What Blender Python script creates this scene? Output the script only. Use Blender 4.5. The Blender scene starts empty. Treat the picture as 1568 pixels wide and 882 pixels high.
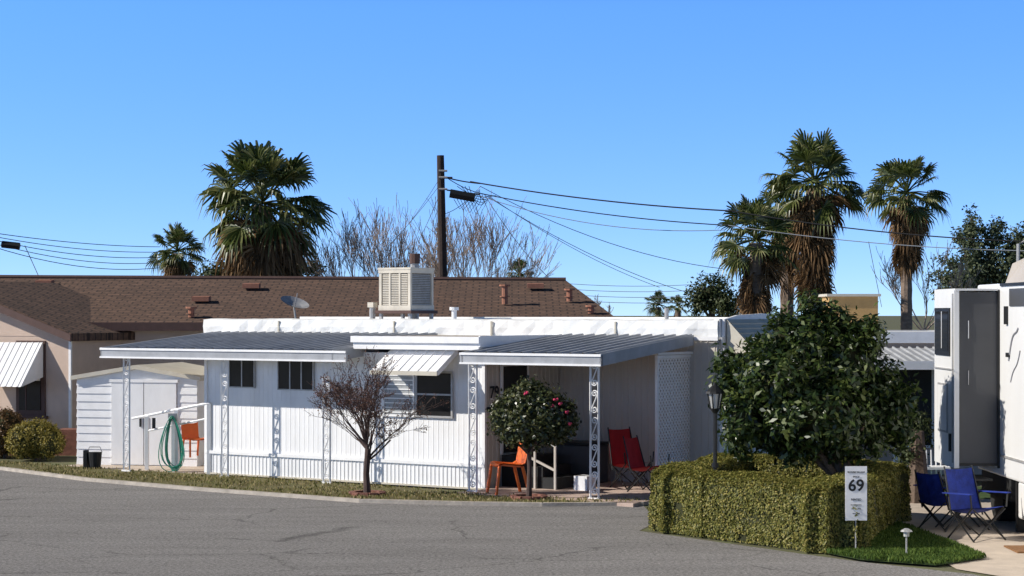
import bpy, math, random
import numpy as np
from mathutils import Vector, Matrix
random.seed(7); rng=np.random.default_rng(7)
S=bpy.context.scene
F=3000.0; HZ=480.0; CH=3.0
def X(px,d): return (px-784)*d/F
def Z(py,d): return CH-(py-HZ)*d/F
U=(0.839,-0.545); V=(0.545,0.839)
def W(p):
    s,t,z=p
    return (1.31+U[0]*s+V[0]*t, 31.1+U[1]*s+V[1]*t, z)
ID=lambda p:tuple(p)
def local(loc,ang,sc=1.0):
    c,s_=math.cos(ang),math.sin(ang)
    return lambda p:(loc[0]+sc*(c*p[0]-s_*p[1]),loc[1]+sc*(s_*p[0]+c*p[1]),loc[2]+sc*p[2])
# ---------------------------------------------------------------- materials
def newmat(name):
    m=bpy.data.materials.new(name); m.use_nodes=True
    nt=m.node_tree; b=nt.nodes['Principled BSDF']
    return m,nt,b
def mat(name,col,rough=.6,var=.12,scale=4,bump=0,bscale=40,metal=0,zs=1.0,spec=.4,col2=None):
    m,nt,b=newmat(name); N=nt.nodes; L=nt.links
    b.inputs['Roughness'].default_value=rough; b.inputs['Metallic'].default_value=metal
    b.inputs['Specular IOR Level'].default_value=spec
    tc=N.new('ShaderNodeTexCoord'); mp=N.new('ShaderNodeMapping'); mp.inputs['Scale'].default_value=(1,1,zs)
    L.new(tc.outputs['Object'],mp.inputs['Vector'])
    n=N.new('ShaderNodeTexNoise'); n.inputs['Scale'].default_value=scale; n.inputs['Detail'].default_value=6; n.inputs['Roughness'].default_value=.65
    L.new(mp.outputs[0],n.inputs['Vector'])
    r=N.new('ShaderNodeValToRGB'); r.color_ramp.elements[0].position=.3; r.color_ramp.elements[1].position=.7
    a=[max(0,c*(1-var)) for c in col]; c2=col2 if col2 else [min(1,c*(1+var)) for c in col]
    r.color_ramp.elements[0].color=(*a,1); r.color_ramp.elements[1].color=(*c2,1)
    L.new(n.outputs['Fac'],r.inputs[0]); L.new(r.outputs[0],b.inputs['Base Color'])
    if bump>0:
        n2=N.new('ShaderNodeTexNoise'); n2.inputs['Scale'].default_value=bscale; n2.inputs['Detail'].default_value=4
        L.new(tc.outputs['Object'],n2.inputs['Vector'])
        bp=N.new('ShaderNodeBump'); bp.inputs['Strength'].default_value=bump; bp.inputs['Distance'].default_value=.02
        L.new(n2.outputs['Fac'],bp.inputs['Height']); L.new(bp.outputs[0],b.inputs['Normal'])
    return m
def leafmat(name,cols,rough=.5,trans=.2,spec=.3):
    m,nt,b=newmat(name); N=nt.nodes; L=nt.links
    g=N.new('ShaderNodeNewGeometry'); r=N.new('ShaderNodeValToRGB')
    els=r.color_ramp.elements
    while len(els)<len(cols): els.new(.5)
    for i,c in enumerate(cols):
        els[i].position=i/(len(cols)-1); els[i].color=(*c,1)
    L.new(g.outputs['Random Per Island'],r.inputs[0]); L.new(r.outputs[0],b.inputs['Base Color'])
    b.inputs['Roughness'].default_value=rough; b.inputs['Specular IOR Level'].default_value=spec
    t=N.new('ShaderNodeBsdfTranslucent'); L.new(r.outputs[0],t.inputs[0])
    mx=N.new('ShaderNodeMixShader'); mx.inputs[0].default_value=trans
    out=N['Material Output']; L.new(b.outputs[0],mx.inputs[1]); L.new(t.outputs[0],mx.inputs[2]); L.new(mx.outputs[0],out.inputs[0])
    return m
def asphalt():
    m,nt,b=newmat('asphalt_mat'); N=nt.nodes; L=nt.links
    tc=N.new('ShaderNodeTexCoord')
    def noise(s,d=5,r=.6,vec=None,dist=0):
        n=N.new('ShaderNodeTexNoise'); n.inputs['Scale'].default_value=s; n.inputs['Detail'].default_value=d; n.inputs['Roughness'].default_value=r; n.inputs['Distortion'].default_value=dist
        L.new(vec or tc.outputs['Object'],n.inputs['Vector']); return n
    def ramp(src,p0,c0,p1,c1):
        r=N.new('ShaderNodeValToRGB'); e=r.color_ramp.elements; e[0].position=p0; e[0].color=(c0,c0,c0,1); e[1].position=p1; e[1].color=(c1,c1,c1,1); L.new(src,r.inputs[0]); return r
    def mul(a,bb):
        x=N.new('ShaderNodeMix'); x.data_type='RGBA'; x.blend_type='MULTIPLY'; x.inputs[0].default_value=1; L.new(a,x.inputs[6]); L.new(bb,x.inputs[7]); return x.outputs[2]
    big=ramp(noise(.35,5,.6).outputs['Fac'],.3,.88,.7,1.0)
    mp=N.new('ShaderNodeMapping'); mp.inputs['Scale'].default_value=(.25,1.6,1); mp.inputs['Rotation'].default_value=(0,0,.35); L.new(tc.outputs['Object'],mp.inputs['Vector'])
    streak=ramp(noise(1.2,6,.7,mp.outputs[0]).outputs['Fac'],.35,.82,.65,1.0)
    fine=ramp(noise(24,5,.9).outputs['Fac'],.36,.22,.60,1.0)
    col=mul(mul(big.outputs[0],streak.outputs[0]),fine.outputs[0])
    nz=noise(1.6,5,.65); va=N.new('ShaderNodeVectorMath'); va.operation='MULTIPLY_ADD'
    L.new(nz.outputs['Color'],va.inputs[0]); va.inputs[1].default_value=(.7,.7,0); L.new(tc.outputs['Object'],va.inputs[2])
    mp2=N.new('ShaderNodeMapping'); mp2.inputs['Scale'].default_value=(.55,1,1); mp2.inputs['Rotation'].default_value=(0,0,.5); L.new(va.outputs[0],mp2.inputs['Vector'])
    vo=N.new('ShaderNodeTexVoronoi'); vo.feature='DISTANCE_TO_EDGE'; vo.inputs['Scale'].default_value=.5; L.new(mp2.outputs[0],vo.inputs['Vector'])
    cr=ramp(vo.outputs['Distance'],.003,.55,.010,1.0)
    msk=ramp(noise(.4,3).outputs['Fac'],.43,0,.55,1)
    mxx=N.new('ShaderNodeMix'); mxx.data_type='RGBA'; L.new(msk.outputs[0],mxx.inputs[0]); mxx.inputs[6].default_value=(1,1,1,1); L.new(cr.outputs[0],mxx.inputs[7])
    col=mul(col,mxx.outputs[2])
    base=N.new('ShaderNodeRGB'); base.outputs[0].default_value=(.45,.425,.405,1)
    col=mul(col,base.outputs[0]); L.new(col,b.inputs['Base Color'])
    b.inputs['Roughness'].default_value=.9; b.inputs['Specular IOR Level'].default_value=.25
    bp=N.new('ShaderNodeBump'); bp.inputs['Strength'].default_value=.7; bp.inputs['Distance'].default_value=.02
    L.new(noise(45,4,.8).outputs['Fac'],bp.inputs['Height']); L.new(bp.outputs[0],b.inputs['Normal'])
    return m
def shingle():
    m,nt,b=newmat('brown_shingle'); N=nt.nodes; L=nt.links
    tc=N.new('ShaderNodeTexCoord'); br=N.new('ShaderNodeTexBrick')
    mp=N.new('ShaderNodeMapping'); mp.inputs['Scale'].default_value=(1,1,0); L.new(tc.outputs['Object'],mp.inputs['Vector'])
    L.new(mp.outputs[0],br.inputs['Vector']); br.inputs['Scale'].default_value=1
    br.inputs['Brick Width'].default_value=.32; br.inputs['Row Height'].default_value=.19; br.inputs['Mortar Size'].default_value=.02
    br.inputs['Color1'].default_value=(.17,.098,.066,1); br.inputs['Color2'].default_value=(.12,.07,.047,1); br.inputs['Mortar'].default_value=(.05,.03,.022,1)
    n=N.new('ShaderNodeTexNoise'); n.inputs['Scale'].default_value=12; n.inputs['Detail'].default_value=6; L.new(tc.outputs['Object'],n.inputs['Vector'])
    r=N.new('ShaderNodeValToRGB'); r.color_ramp.elements[0].position=.3; r.color_ramp.elements[0].color=(.6,.6,.6,1); r.color_ramp.elements[1].position=.7; r.color_ramp.elements[1].color=(1.2,1.2,1.2,1)
    L.new(n.outputs['Fac'],r.inputs[0])
    x=N.new('ShaderNodeMix'); x.data_type='RGBA'; x.blend_type='MULTIPLY'; x.inputs[0].default_value=1; L.new(br.outputs['Color'],x.inputs[6]); L.new(r.outputs[0],x.inputs[7])
    L.new(x.outputs[2],b.inputs['Base Color']); b.inputs['Roughness'].default_value=.95
    return m
def glass(name,c=.02):
    m,nt,b=newmat(name); b.inputs['Base Color'].default_value=(c,c,c*1.05,1); b.inputs['Roughness'].default_value=.08
    N=nt.nodes;L=nt.links; tc=N.new('ShaderNodeTexCoord'); n=N.new('ShaderNodeTexNoise'); n.inputs['Scale'].default_value=2; L.new(tc.outputs['Object'],n.inputs['Vector'])
    r=N.new('ShaderNodeValToRGB'); r.color_ramp.elements[0].color=(c*.4,c*.4,c*.4,1); r.color_ramp.elements[1].color=(c*2,c*2,c*2.1,1); L.new(n.outputs['Fac'],r.inputs[0]); L.new(r.outputs[0],b.inputs['Base Color'])
    b.inputs['Specular IOR Level'].default_value=.25
    return m
M={}
M['white']=mat('white_siding',(.86,.855,.85),.55,.08,2.2,.06,30,zs=.35)
M['white2']=mat('white_trim',(.88,.87,.86),.5,.06,6,.05,30)
M['almond']=mat('almond_siding',(.56,.51,.45),.6,.08,2.2,.06,30,zs=.35)
M['roofwhite']=mat('roof_coating_white',(.88,.87,.84),.7,.16,2.5,.7,5)
M['awn']=mat('awning_metal',(.36,.37,.39),.5,.22,2.2,.05,20,spec=.4)
M['cream']=mat('cream_metal',(.60,.55,.45),.5,.1,3,.05,20)
M['gravel']=mat('tan_roof_gravel',(.42,.36,.30),.95,.25,6,.5,40)
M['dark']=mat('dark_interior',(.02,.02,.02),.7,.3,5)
M['black']=mat('black_metal',(.015,.015,.015),.45,.2,8)
M['glass']=glass('window_glass',.018)
M['louver']=mat('louver_glass',(.35,.36,.36),.25,.2,8)
M['asph']=asphalt()
M['concrete']=mat('concrete',(.54,.45,.36),.9,.14,3,.3,40)
M['slab']=mat('porch_slab',(.54,.41,.34),.9,.14,3,.3,40)
M['kerb']=mat('kerb_concrete',(.45,.40,.34),.9,.25,5,.4,30)
M['dirt']=mat('dirt_ground',(.16,.13,.09),.95,.3,3,.5,20,col2=(.14,.16,.06))
M['turf']=mat('turf_soil',(.17,.13,.06),.95,.3,5,.6,40,col2=(.15,.15,.045))
M['turfgreen']=mat('turf_green',(.05,.085,.02),.95,.3,6,.6,40)
M['shingle']=shingle()
M['pink']=mat('tan_and_lit_stucco',(.60,.46,.37),.9,.07,3,.2,60)  # front wing's sunlit brightness put into the colour; plain tan on the neighbour
M['beige']=mat('beige_stucco',(.50,.39,.32),.9,.07,3,.2,60)
M['browntrim']=mat('brown_trim',(.10,.055,.045),.7,.15,6)
M['terracotta']=mat('rusty_vent',(.36,.16,.10),.8,.2,9)
M['brick']=mat('red_brick',(.25,.11,.08),.9,.3,12,.4,30)
M['wood']=mat('pole_wood',(.045,.03,.024),.9,.35,9,.5,20,zs=.2)
M['bark']=mat('bark',(.14,.10,.075),.9,.3,14,.5,30,zs=.4)
M['barkdark']=mat('bark_dark',(.085,.056,.048),.9,.3,14,.4,30,zs=.4)
M['twig']=mat('pale_twigs',(.42,.33,.27),.9,.2,6)
M['palmtrunk']=mat('palm_trunk',(.22,.16,.12),.95,.3,6,.6,12,zs=3)
M['wire']=mat('cable',(.02,.02,.022),.6,.1,3)
M['wirelit']=mat('cable_sunlit',(.25,.27,.30),.5,.1,3)  # brighter copy of the cable, sunlight on the wires painted in
M['galv']=mat('galvanised',(.42,.41,.40),.5,.2,6,.1,30,metal=.3)
M['dish']=mat('dish_grey',(.32,.32,.33),.6,.15,6)
M['cooler']=mat('cooler_panel',(.66,.60,.50),.6,.16,4,.1,30,zs=.4)
M['coolerpad']=mat('cooler_pad',(.24,.21,.17),.9,.3,20,.5,60)
M['orange']=mat('orange_plastic',(.85,.17,.03),.4,.08,5)
M['red']=mat('red_fabric',(.42,.02,.025),.8,.15,9)
M['blue']=mat('blue_fabric',(.012,.032,.24),.75,.35,9,.3,60)
M['green']=mat('hose_green',(.05,.33,.22),.4,.15,8)
M['pinkfl']=mat('camellia_petals',(.72,.06,.14),.6,.2,20)
M['rvwhite']=mat('rv_gelcoat',(.82,.81,.79),.3,.04,2,zs=.4,spec=.5)
M['shadegrey']=mat('rv_shade_and_dark_grey',(.075,.075,.078),.45,.08,2)  # shade on the slide-out's end put into the colour; elsewhere plain dark grey
M['rvdecal']=mat('rv_decal_grey',(.30,.30,.32),.4,.08,2)
M['rvcap']=mat('rv_tan_cap',(.50,.44,.37),.45,.08,3)
M['tan']=mat('tan_panel',(.48,.30,.12),.85,.12,4,.2,30)
M['rubber']=mat('rubber',(.02,.02,.02),.8,.2,10)
M['mat']=mat('coir_mat',(.24,.12,.05),.95,.3,20,.5,60)
M['lampglass']=mat('lamp_glass',(.50,.50,.47),.15,.1,8)
M['L_palm']=leafmat('palm_leaf',[(.025,.042,.010),(.07,.095,.02),(.14,.165,.045),(.28,.27,.11)],.4,.25,.5)
M['L_skirt']=leafmat('palm_dead_frond',[(.06,.038,.018),(.18,.105,.05),(.34,.21,.105)],.85,.2)
M['L_hedge']=leafmat('hedge_leaf',[(.07,.075,.015),(.16,.165,.035),(.27,.26,.06),(.42,.34,.10)],.5,.3)
M['L_shrub']=leafmat('golden_shrub_leaf',[(.06,.055,.012),(.19,.165,.03),(.34,.27,.06),(.46,.36,.09)],.5,.25)
M['L_red']=leafmat('reddish_shrub_leaf',[(.06,.04,.015),(.16,.09,.035),(.26,.15,.06)],.5,.25)
M['L_orange']=leafmat('citrus_leaf',[(.010,.020,.006),(.025,.048,.010),(.06,.095,.02),(.15,.18,.05)],.38,.25,.5)
M['L_camellia']=leafmat('camellia_leaf',[(.010,.016,.006),(.028,.040,.012),(.07,.085,.028),(.17,.17,.065)],.35,.15,.5)
M['L_plum']=leafmat('plum_leaf',[(.10,.045,.035),(.20,.10,.075),(.30,.17,.12)],.6,.3)
M['L_far']=leafmat('distant_leaf',[(.02,.03,.012),(.05,.07,.024),(.10,.115,.045)],.6,.15)
M['L_farblue']=leafmat('conifer_leaf',[(.04,.058,.035),(.10,.125,.065),(.18,.21,.11)],.6,.25)
M['L_grass']=leafmat('grass_blades',[(.10,.11,.025),(.20,.19,.06),(.34,.28,.13),(.42,.34,.19)],.7,.3)
M['L_grassgreen']=leafmat('green_grass_blades',[(.04,.08,.012),(.08,.14,.022),(.15,.21,.04)],.7,.3)
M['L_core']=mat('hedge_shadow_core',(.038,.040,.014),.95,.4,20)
# ---------------------------------------------------------------- mesh builder
class MB:
    def __init__(s,tf=ID): s.v=[];s.f=[];s.m=[];s.tf=tf;s.mats=[]
    def mi(s,k):
        if k not in s.mats: s.mats.append(k)
        return s.mats.index(k)
    def add(s,vs,fs,k):
        o=len(s.v); i=s.mi(k); s.v+= [s.tf(p) for p in vs]
        for f in fs: s.f.append(tuple(a+o for a in f)); s.m.append(i)
    def box(s,x0,x1,y0,y1,z0,z1,k):
        vs=[(x,y,z) for z in(z0,z1) for y in(y0,y1) for x in(x0,x1)]
        s.add(vs,[(0,2,3,1),(4,5,7,6),(0,1,5,4),(2,6,7,3),(0,4,6,2),(1,3,7,5)],k)
    def poly(s,pts,k): s.add(pts,[tuple(range(len(pts)))],k)
    def prism(s,pts,vec,k):
        n=len(pts); q=[tuple(p[i]+vec[i] for i in range(3)) for p in pts]
        fs=[tuple(range(n)),tuple(range(2*n-1,n-1,-1))]+[(i,(i+1)%n,n+(i+1)%n,n+i) for i in range(n)]
        s.add(list(pts)+q,fs,k)
    def tube(s,path,r,k,n=6):
        P=[Vector(p) for p in path]; vs=[];fs=[]
        R=r if isinstance(r,(list,tuple)) else [r]*len(P)
        for i,p in enumerate(P):
            d=(P[min(i+1,len(P)-1)]-P[max(i-1,0)])
            if d.length<1e-9: d=Vector((0,0,1))
            d.normalize(); a=Vector((0,0,1)) if abs(d.z)<.9 else Vector((1,0,0))
            e=d.cross(a).normalized(); g=d.cross(e)
            for j in range(n):
                t=2*math.pi*j/n; vs.append(tuple(p+R[i]*(math.cos(t)*e+math.sin(t)*g)))
        for i in range(len(P)-1):
            for j in range(n):
                fs.append((i*n+j,i*n+(j+1)%n,(i+1)*n+(j+1)%n,(i+1)*n+j))
        fs.append(tuple(range(n))); fs.append(tuple(range(len(P)*n-1,(len(P)-1)*n-1,-1)))
        s.add(vs,fs,k)
    def rib(s,P0,A,B,Nn,L,k,pitch=.1,dep=.012,frac=.3):
        pts=[];a=0
        while a<L-1e-6:
            e=min(pitch,L-a)
            for (q,h) in ((0,0),(1-frac,0),(1-frac*.75,1),(1-frac*.25,1)):
                pts.append((a+q*e,h*dep))
            a+=pitch
        pts.append((L,0)); vs=[]
        for (q,h) in pts:
            for b in(0,1):
                vs.append(tuple(P0[i]+A[i]*q+B[i]*b+Nn[i]*h for i in range(3)))
        s.add(vs,[(2*i,2*i+1,2*i+3,2*i+2) for i in range(len(pts)-1)],k)
    def blob(s,c,rx,ry,rz,k,jit=0,seg=10,ring=6):
        vs=[];fs=[]
        for i in range(ring+1):
            ph=math.pi*i/ring
            for j in range(seg):
                th=2*math.pi*j/seg; q=1+random.uniform(-jit,jit)
                vs.append((c[0]+rx*q*math.sin(ph)*math.cos(th),c[1]+ry*q*math.sin(ph)*math.sin(th),c[2]+rz*q*math.cos(ph)))
        for i in range(ring):
            for j in range(seg): fs.append((i*seg+j,i*seg+(j+1)%seg,(i+1)*seg+(j+1)%seg,(i+1)*seg+j))
        s.add(vs,fs,k)
    def obj(s,name,parent=None,smooth=False,bevel=0):
        me=bpy.data.meshes.new(name); me.from_pydata(s.v,[],s.f)
        for k in s.mats: me.materials.append(M[k])
        me.polygons.foreach_set('material_index',s.m)
        if smooth: me.polygons.foreach_set('use_smooth',[True]*len(s.f))
        me.update(); o=bpy.data.objects.new(name,me); S.collection.objects.link(o)
        if parent:
            o.parent=parent; o.matrix_parent_inverse=Matrix.Translation(-parent.location)
        if bevel:
            b=o.modifiers.new('bevel','BEVEL'); b.width=bevel; b.segments=2
        return o
def empty(name,loc=(0,0,0)):
    e=bpy.data.objects.new(name,None); e.location=loc; S.collection.objects.link(e); e.empty_display_size=.3; return e
def leaves(name,c,n,Ls,Ws,key,parent=None,updir=None,dirs=None,fold=.15):
    N=len(c); n=n/np.linalg.norm(n,axis=1,keepdims=True)
    a=rng.normal(size=(N,3)) if dirs is None else dirs
    d=a-(a*n).sum(1,keepdims=True)*n; d/=np.linalg.norm(d,axis=1,keepdims=True)+1e-9
    s=np.cross(n,d); L_=rng.uniform(.7,1.3,(N,1))*Ls; W_=rng.uniform(.7,1.3,(N,1))*Ws
    v=np.empty((N,4,3)); v[:,0]=c-d*L_*.5; v[:,1]=c+s*W_*.5+n*W_*fold; v[:,2]=c+d*L_*.5; v[:,3]=c-s*W_*.5+n*W_*fold
    me=bpy.data.meshes.new(name); me.vertices.add(4*N); me.vertices.foreach_set('co',v.ravel())
    me.loops.add(4*N); me.loops.foreach_set('vertex_index',np.arange(4*N)); me.polygons.add(N)
    me.polygons.foreach_set('loop_start',np.arange(N)*4); me.polygons.foreach_set('loop_total',np.full(N,4))
    me.materials.append(M[key]); me.update(calc_edges=True); me.validate()
    o=bpy.data.objects.new(name,me); S.collection.objects.link(o)
    if parent: o.parent=parent; o.matrix_parent_inverse=Matrix.Translation(-parent.location)
    return o
def crown_pts(blobs,nclump,per,spread,inner=.55):
    cs=[];ns=[]
    vol=np.array([b[3]*b[5] for b in blobs]); p=vol/vol.sum()
    for i in rng.choice(len(blobs),nclump,p=p):
        b=blobs[i]; d=rng.normal(size=3); d/=np.linalg.norm(d)
        r=rng.uniform(inner,1.0)**.6
        q=np.array(b[:3])+d*np.array(b[3:6])*r
        k=rng.normal(size=(per,3))*spread
        cs.append(q+k); ns.append(np.tile(d*1.0+np.array([0,0,.5]),(per,1))+rng.normal(size=(per,3))*.7)
    return np.vstack(cs),np.vstack(ns)
# ---------------------------------------------------------------- ground
def sheet(name,pts,z,k):
    mb=MB(); mb.poly([(p[0],p[1],z) for p in pts],k); return mb.obj(name)
sheet('ground',[(-900,-60),(900,-60),(900,2500),(-900,2500)],0,'dirt')
edge=[(-26,44.5),(-14,39.9),(-9.8,37.5),(-7.63,35.0),(-5.34,33.1),(-2.42,31.0),(-.6,30.55),(.47,30.4),(2.05,30.5),(2.1,28.2),(1.75,27.0),(3.85,24.1),(4.3,23.55),(5.3,22.5),(6.0,20.5),(6.2,10),(6.2,-20)]
sheet('asphalt_road',[(-60,-20),(-60,55)]+edge,0.004,'asph')
lawn=[(-26,44.6),(-14,40.0),(-9.8,37.6),(-7.6,35.1),(-5.3,33.2),(-2.4,31.1),(-.55,30.65),(.47,30.5),(2.05,30.6),(2.3,31.2),(.9,31.15),(-.6,32.3),(-5.7,36.0),(-7.2,36.9),(-9.5,38.5),(-14,42),(-26,47)]
sheet('grass_lawn',lawn,0.05,'turf')
mb=MB()
for i in range(len(edge)-9):
    a,b=edge[i],edge[i+1]; dx,dy=b[0]-a[0],b[1]-a[1]; l=math.hypot(dx,dy); nx,ny=-dy/l*.11,dx/l*.11
    mb.prism([(a[0],a[1],0),(b[0],b[1],0),(b[0]+nx,b[1]+ny,0),(a[0]+nx,a[1]+ny,0)],(0,0,.06),'kerb')
mb.obj('kerb')
patch=[(4.2,23.62),(5.0,23.1),(5.76,23.8),(5.72,24.7),(5.5,27.3),(5.3,28),(4.6,26),(3.9,24.3)]
conc=[(5.2,22.9),(5.6,22.2),(6.1,20),(12,20),(14,34),(4.5,34),(5.2,28)]
sheet('concrete_path',conc,0.012,'concrete')
sheet('grass_patch',patch,0.03,'turfgreen')
def inpoly(px,py,poly):
    c=np.zeros(len(px),bool); j=len(poly)-1
    for i in range(len(poly)):
        xi,yi=poly[i]; xj,yj=poly[j]
        cond=((yi>py)!=(yj>py))&(px<(xj-xi)*(py-yi)/(yj-yi+1e-12)+xi); c^=cond; j=i
    return c
def grass(name,poly,n,h,key,z0,clump=True):
    P=np.array(poly); x=rng.uniform(P[:,0].min(),P[:,0].max(),n); y=rng.uniform(P[:,1].min(),P[:,1].max(),n)
    k=inpoly(x,y,poly)
    if clump: k&=(np.sin(x*2.1+np.sin(y*3.3)*2)+np.sin(y*2.7+x*.9)+rng.normal(size=n)*.9>-.6)
    x=x[k];y=y[k];N=len(x); c=np.stack([x,y,np.full(N,z0+h*.45)],1)
    nn=np.stack([rng.normal(size=N),rng.normal(size=N),rng.normal(size=N)*.15],1)
    dirs=np.stack([rng.normal(size=N)*.5,rng.normal(size=N)*.5,np.ones(N)],1)
    leaves(name,c,nn,h,.022,key,dirs=dirs)
grass('grass_tufts',[p for p in lawn if p[0]>-15],70000,.055,'L_grass',.045)
grass('green_grass_tufts',patch,18000,.07,'L_grassgreen',.03,False)
# ---------------------------------------------------------------- mobile home
H=empty('mobile_home',W((-5,3,0)))
mb=MB(W)
mb.box(-10.8,.66,3.0,6.0,0.0,2.58,'white'); o=mb.obj('main_walls',H)
mb=MB(W)
mb.rib((-2.5,2.99,.05),(1,0,0),(0,0,2.5),(0,-1,0),3.15,'almond',.13,.012,.3)
mb.rib((-10.8,2.99,.05),(1,0,0),(0,0,2.5),(0,-1,0),2.1,'white',.13,.01,.3)
mb.rib((.67,3.0,.05),(0,1,0),(0,0,2.5),(1,0,0),3.0,'white',.13,.01,.3)
mb.obj('rear_siding',H)
mb=MB(W)
n=60
top=[(-10.85+i*(11.55)/n) for i in range(n+1)]
vs=[];fs=[]
for i,s_ in enumerate(top):
    w=random.uniform(-.014,.014); w2=random.uniform(-.02,.02)
    vs+=[(s_,2.92+w,2.57),(s_,2.9+w2,2.74),(s_,2.91+w,2.88+w*.5),(s_,3.12,2.90+w*.5),(s_,3.2,2.80)]
for i in range(n):
    for j in range(4): fs.append((i*5+j,(i+1)*5+j,(i+1)*5+j+1,i*5+j+1))
mb.add(vs,fs,'roofwhite')
mb.box(-10.8,.66,3.14,5.98,2.59,2.80,'roofwhite')
mb.box(-10.85,-10.72,3.0,6.0,2.58,2.88,'roofwhite')
mb.box(.62,.72,2.93,6.05,2.56,2.91,'roofwhite')
mb.box(-10.85,.72,5.95,6.05,2.58,2.93,'roofwhite')
for s_ in (-8.9,-6.1,-3.9,-1.3): mb.box(s_,s_+.03,2.87,2.90,2.6,2.86,'cream')
mb.box(-10.85,.72,2.865,2.89,2.54,2.60,'white2')
mb.obj('roof_parapet',H)
mb=MB(W)
pr=[(.73,3.0,2.56),(.73,3.0,2.9),(.73,3.5,2.97),(.73,4.5,3.0),(.73,5.5,2.97),(.73,6.05,2.9),(.73,6.05,2.56)]
mb.prism(pr,(.05,0,0),'white2')
mb.rib((.80,3.05,2.90),(.70,0,-.714),(0,3.0,0),(.714,0,.70),.80,'cream',.115,.018,.25)
mb.poly([(.80,3.05,2.90),(1.36,3.05,2.33),(.80,3.05,2.33)],'cream')
mb.box(1.33,1.37,3.05,6.05,2.28,2.34,'white2')
mb.box(.69,.72,3.5,5.5,1.1,2.1,'white2'); mb.box(.715,.73,3.57,5.43,1.17,2.03,'glass')
mb.obj('end_window_awning',H)
mb=MB(W)
mb.box(-8.7,-2.52,.62,2.95,0.02,2.30,'white')
mb.rib((-8.7,.61,.46),(1,0,0),(0,0,1.86),(0,-1,0),6.2,'white',.105,.0035,.25)
mb.rib((-8.7,.60,.05),(1,0,0),(0,0,.36),(0,-1,0),6.2,'white',.085,.010,.4)
mb.box(-8.72,-2.49,.565,.605,.41,.465,'white2')
mb.box(-8.72,-2.49,.57,.61,.03,.06,'cream')
mb.rib((-2.505,.62,.05),(0,1,0),(0,0,2.3),(1,0,0),2.35,'almond',.13,.01,.3)
mb.box(-2.54,-2.48,.575,.63,.05,2.36,'white2'); mb.box(-8.74,-8.68,.575,.63,.05,2.3,'white2')
mb.obj('front_room_walls',H)
mb=MB(W)
def window(s0,s1,z0,z1,t=.6,mull=1,key='glass',frame='white2',fw=.035,sash=False):
    mb.box(s0-fw,s1+fw,t-.035,t-.005,z0-fw,z0,frame); mb.box(s0-fw,s1+fw,t-.035,t-.005,z1,z1+fw,frame)
    mb.box(s0-fw,s0,t-.035,t-.005,z0,z1,frame); mb.box(s1,s1+fw,t-.035,t-.005,z0,z1,frame)
    mb.box(s0,s1,t-.02,t-.004,z0,z1,key)
    for i in range(1,mull+1):
        q=s0+(s1-s0)*i/(mull+1); mb.box(q-.012,q+.012,t-.03,t-.021,z0,z1,frame)
    if sash: mb.box(s0,s1,t-.032,t-.021,(z0+z1)/2-.015,(z0+z1)/2+.015,frame)
window(-8.12,-7.54,1.66,2.14,frame='galv',fw=.02); window(-6.96,-6.17,1.64,2.14,mull=2,frame='galv',fw=.02)
window(-3.88,-3.17,1.25,1.98,mull=0,sash=True,frame='galv')
window(-4.58,-3.97,1.25,1.98,mull=0,key='louver')
for i in range(9): mb.box(-4.58,-3.97,.565,.578,1.28+i*.08,1.30+i*.08,'white2')
mb.obj('windows',H)
mb=MB(W)
mb.box(-5.05,-2.42,.30,2.86,2.385,2.58,'white2'); mb.box(-5.0,-2.47,.36,2.84,2.58,2.60,'gravel')
mb.box(-5.08,-2.39,.26,.30,2.50,2.61,'white2'); mb.box(-2.42,-2.39,.3,2.86,2.44,2.625,'white2')
mb.obj('bay_roof',H)
mb=MB(W)
mb.rib((-4.42,.58,2.40),(1,0,0),(0,-.62,-.38),(0,-.5,.8),1.4,'white2',.2,.015,.2)
mb.poly([(-3.02,.58,2.40),(-3.02,-.04,2.02),(-3.02,-.04,1.97),(-3.02,.0,1.97),(-3.02,.58,2.32)],'white2')
mb.poly([(-4.42,.58,2.40),(-4.42,-.04,2.02),(-4.42,.58,2.05)],'white2')
mb.box(-4.42,-3.02,-.06,-.04,1.96,2.03,'cream')
mb.obj('window_awning',H)
def awning(name,s0,s1,sf,se=None):
    mb=MB(W); se=se or s1
    mb.rib((s0,-.2,2.325),(1,0,0),(0,3.06,.27),(0,0,1),s1-s0,'awn',.23,.055,.34)
    mb.poly([(s0,-.2,2.30),(s1,-.2,2.30),(s1,2.86,2.57),(s0,2.86,2.57)],'white')
    mb.box(sf,se,-.25,-.2,2.18,2.345,'awn'); mb.box(sf,se,-.27,-.25,2.17,2.20,'white2'); mb.box(sf,se,-.27,-.25,2.32,2.36,'white2')
    for s_ in (s0-.03,s1):
        mb.prism([(s_,-.25,2.17),(s_,-.25,2.365),(s_,2.86,2.635),(s_,2.86,2.46)],(.03,0,0),'awn')
    mb.box(s0+.05,s1-.05,-.04,.04,2.2,2.3,'white2')
    mb.obj(name,H)
awning('carport_awning',-10.55,-5.09,-10.58,-4.78)
awning('porch_awning',-2.36,.24,-2.42,.27)
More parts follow.
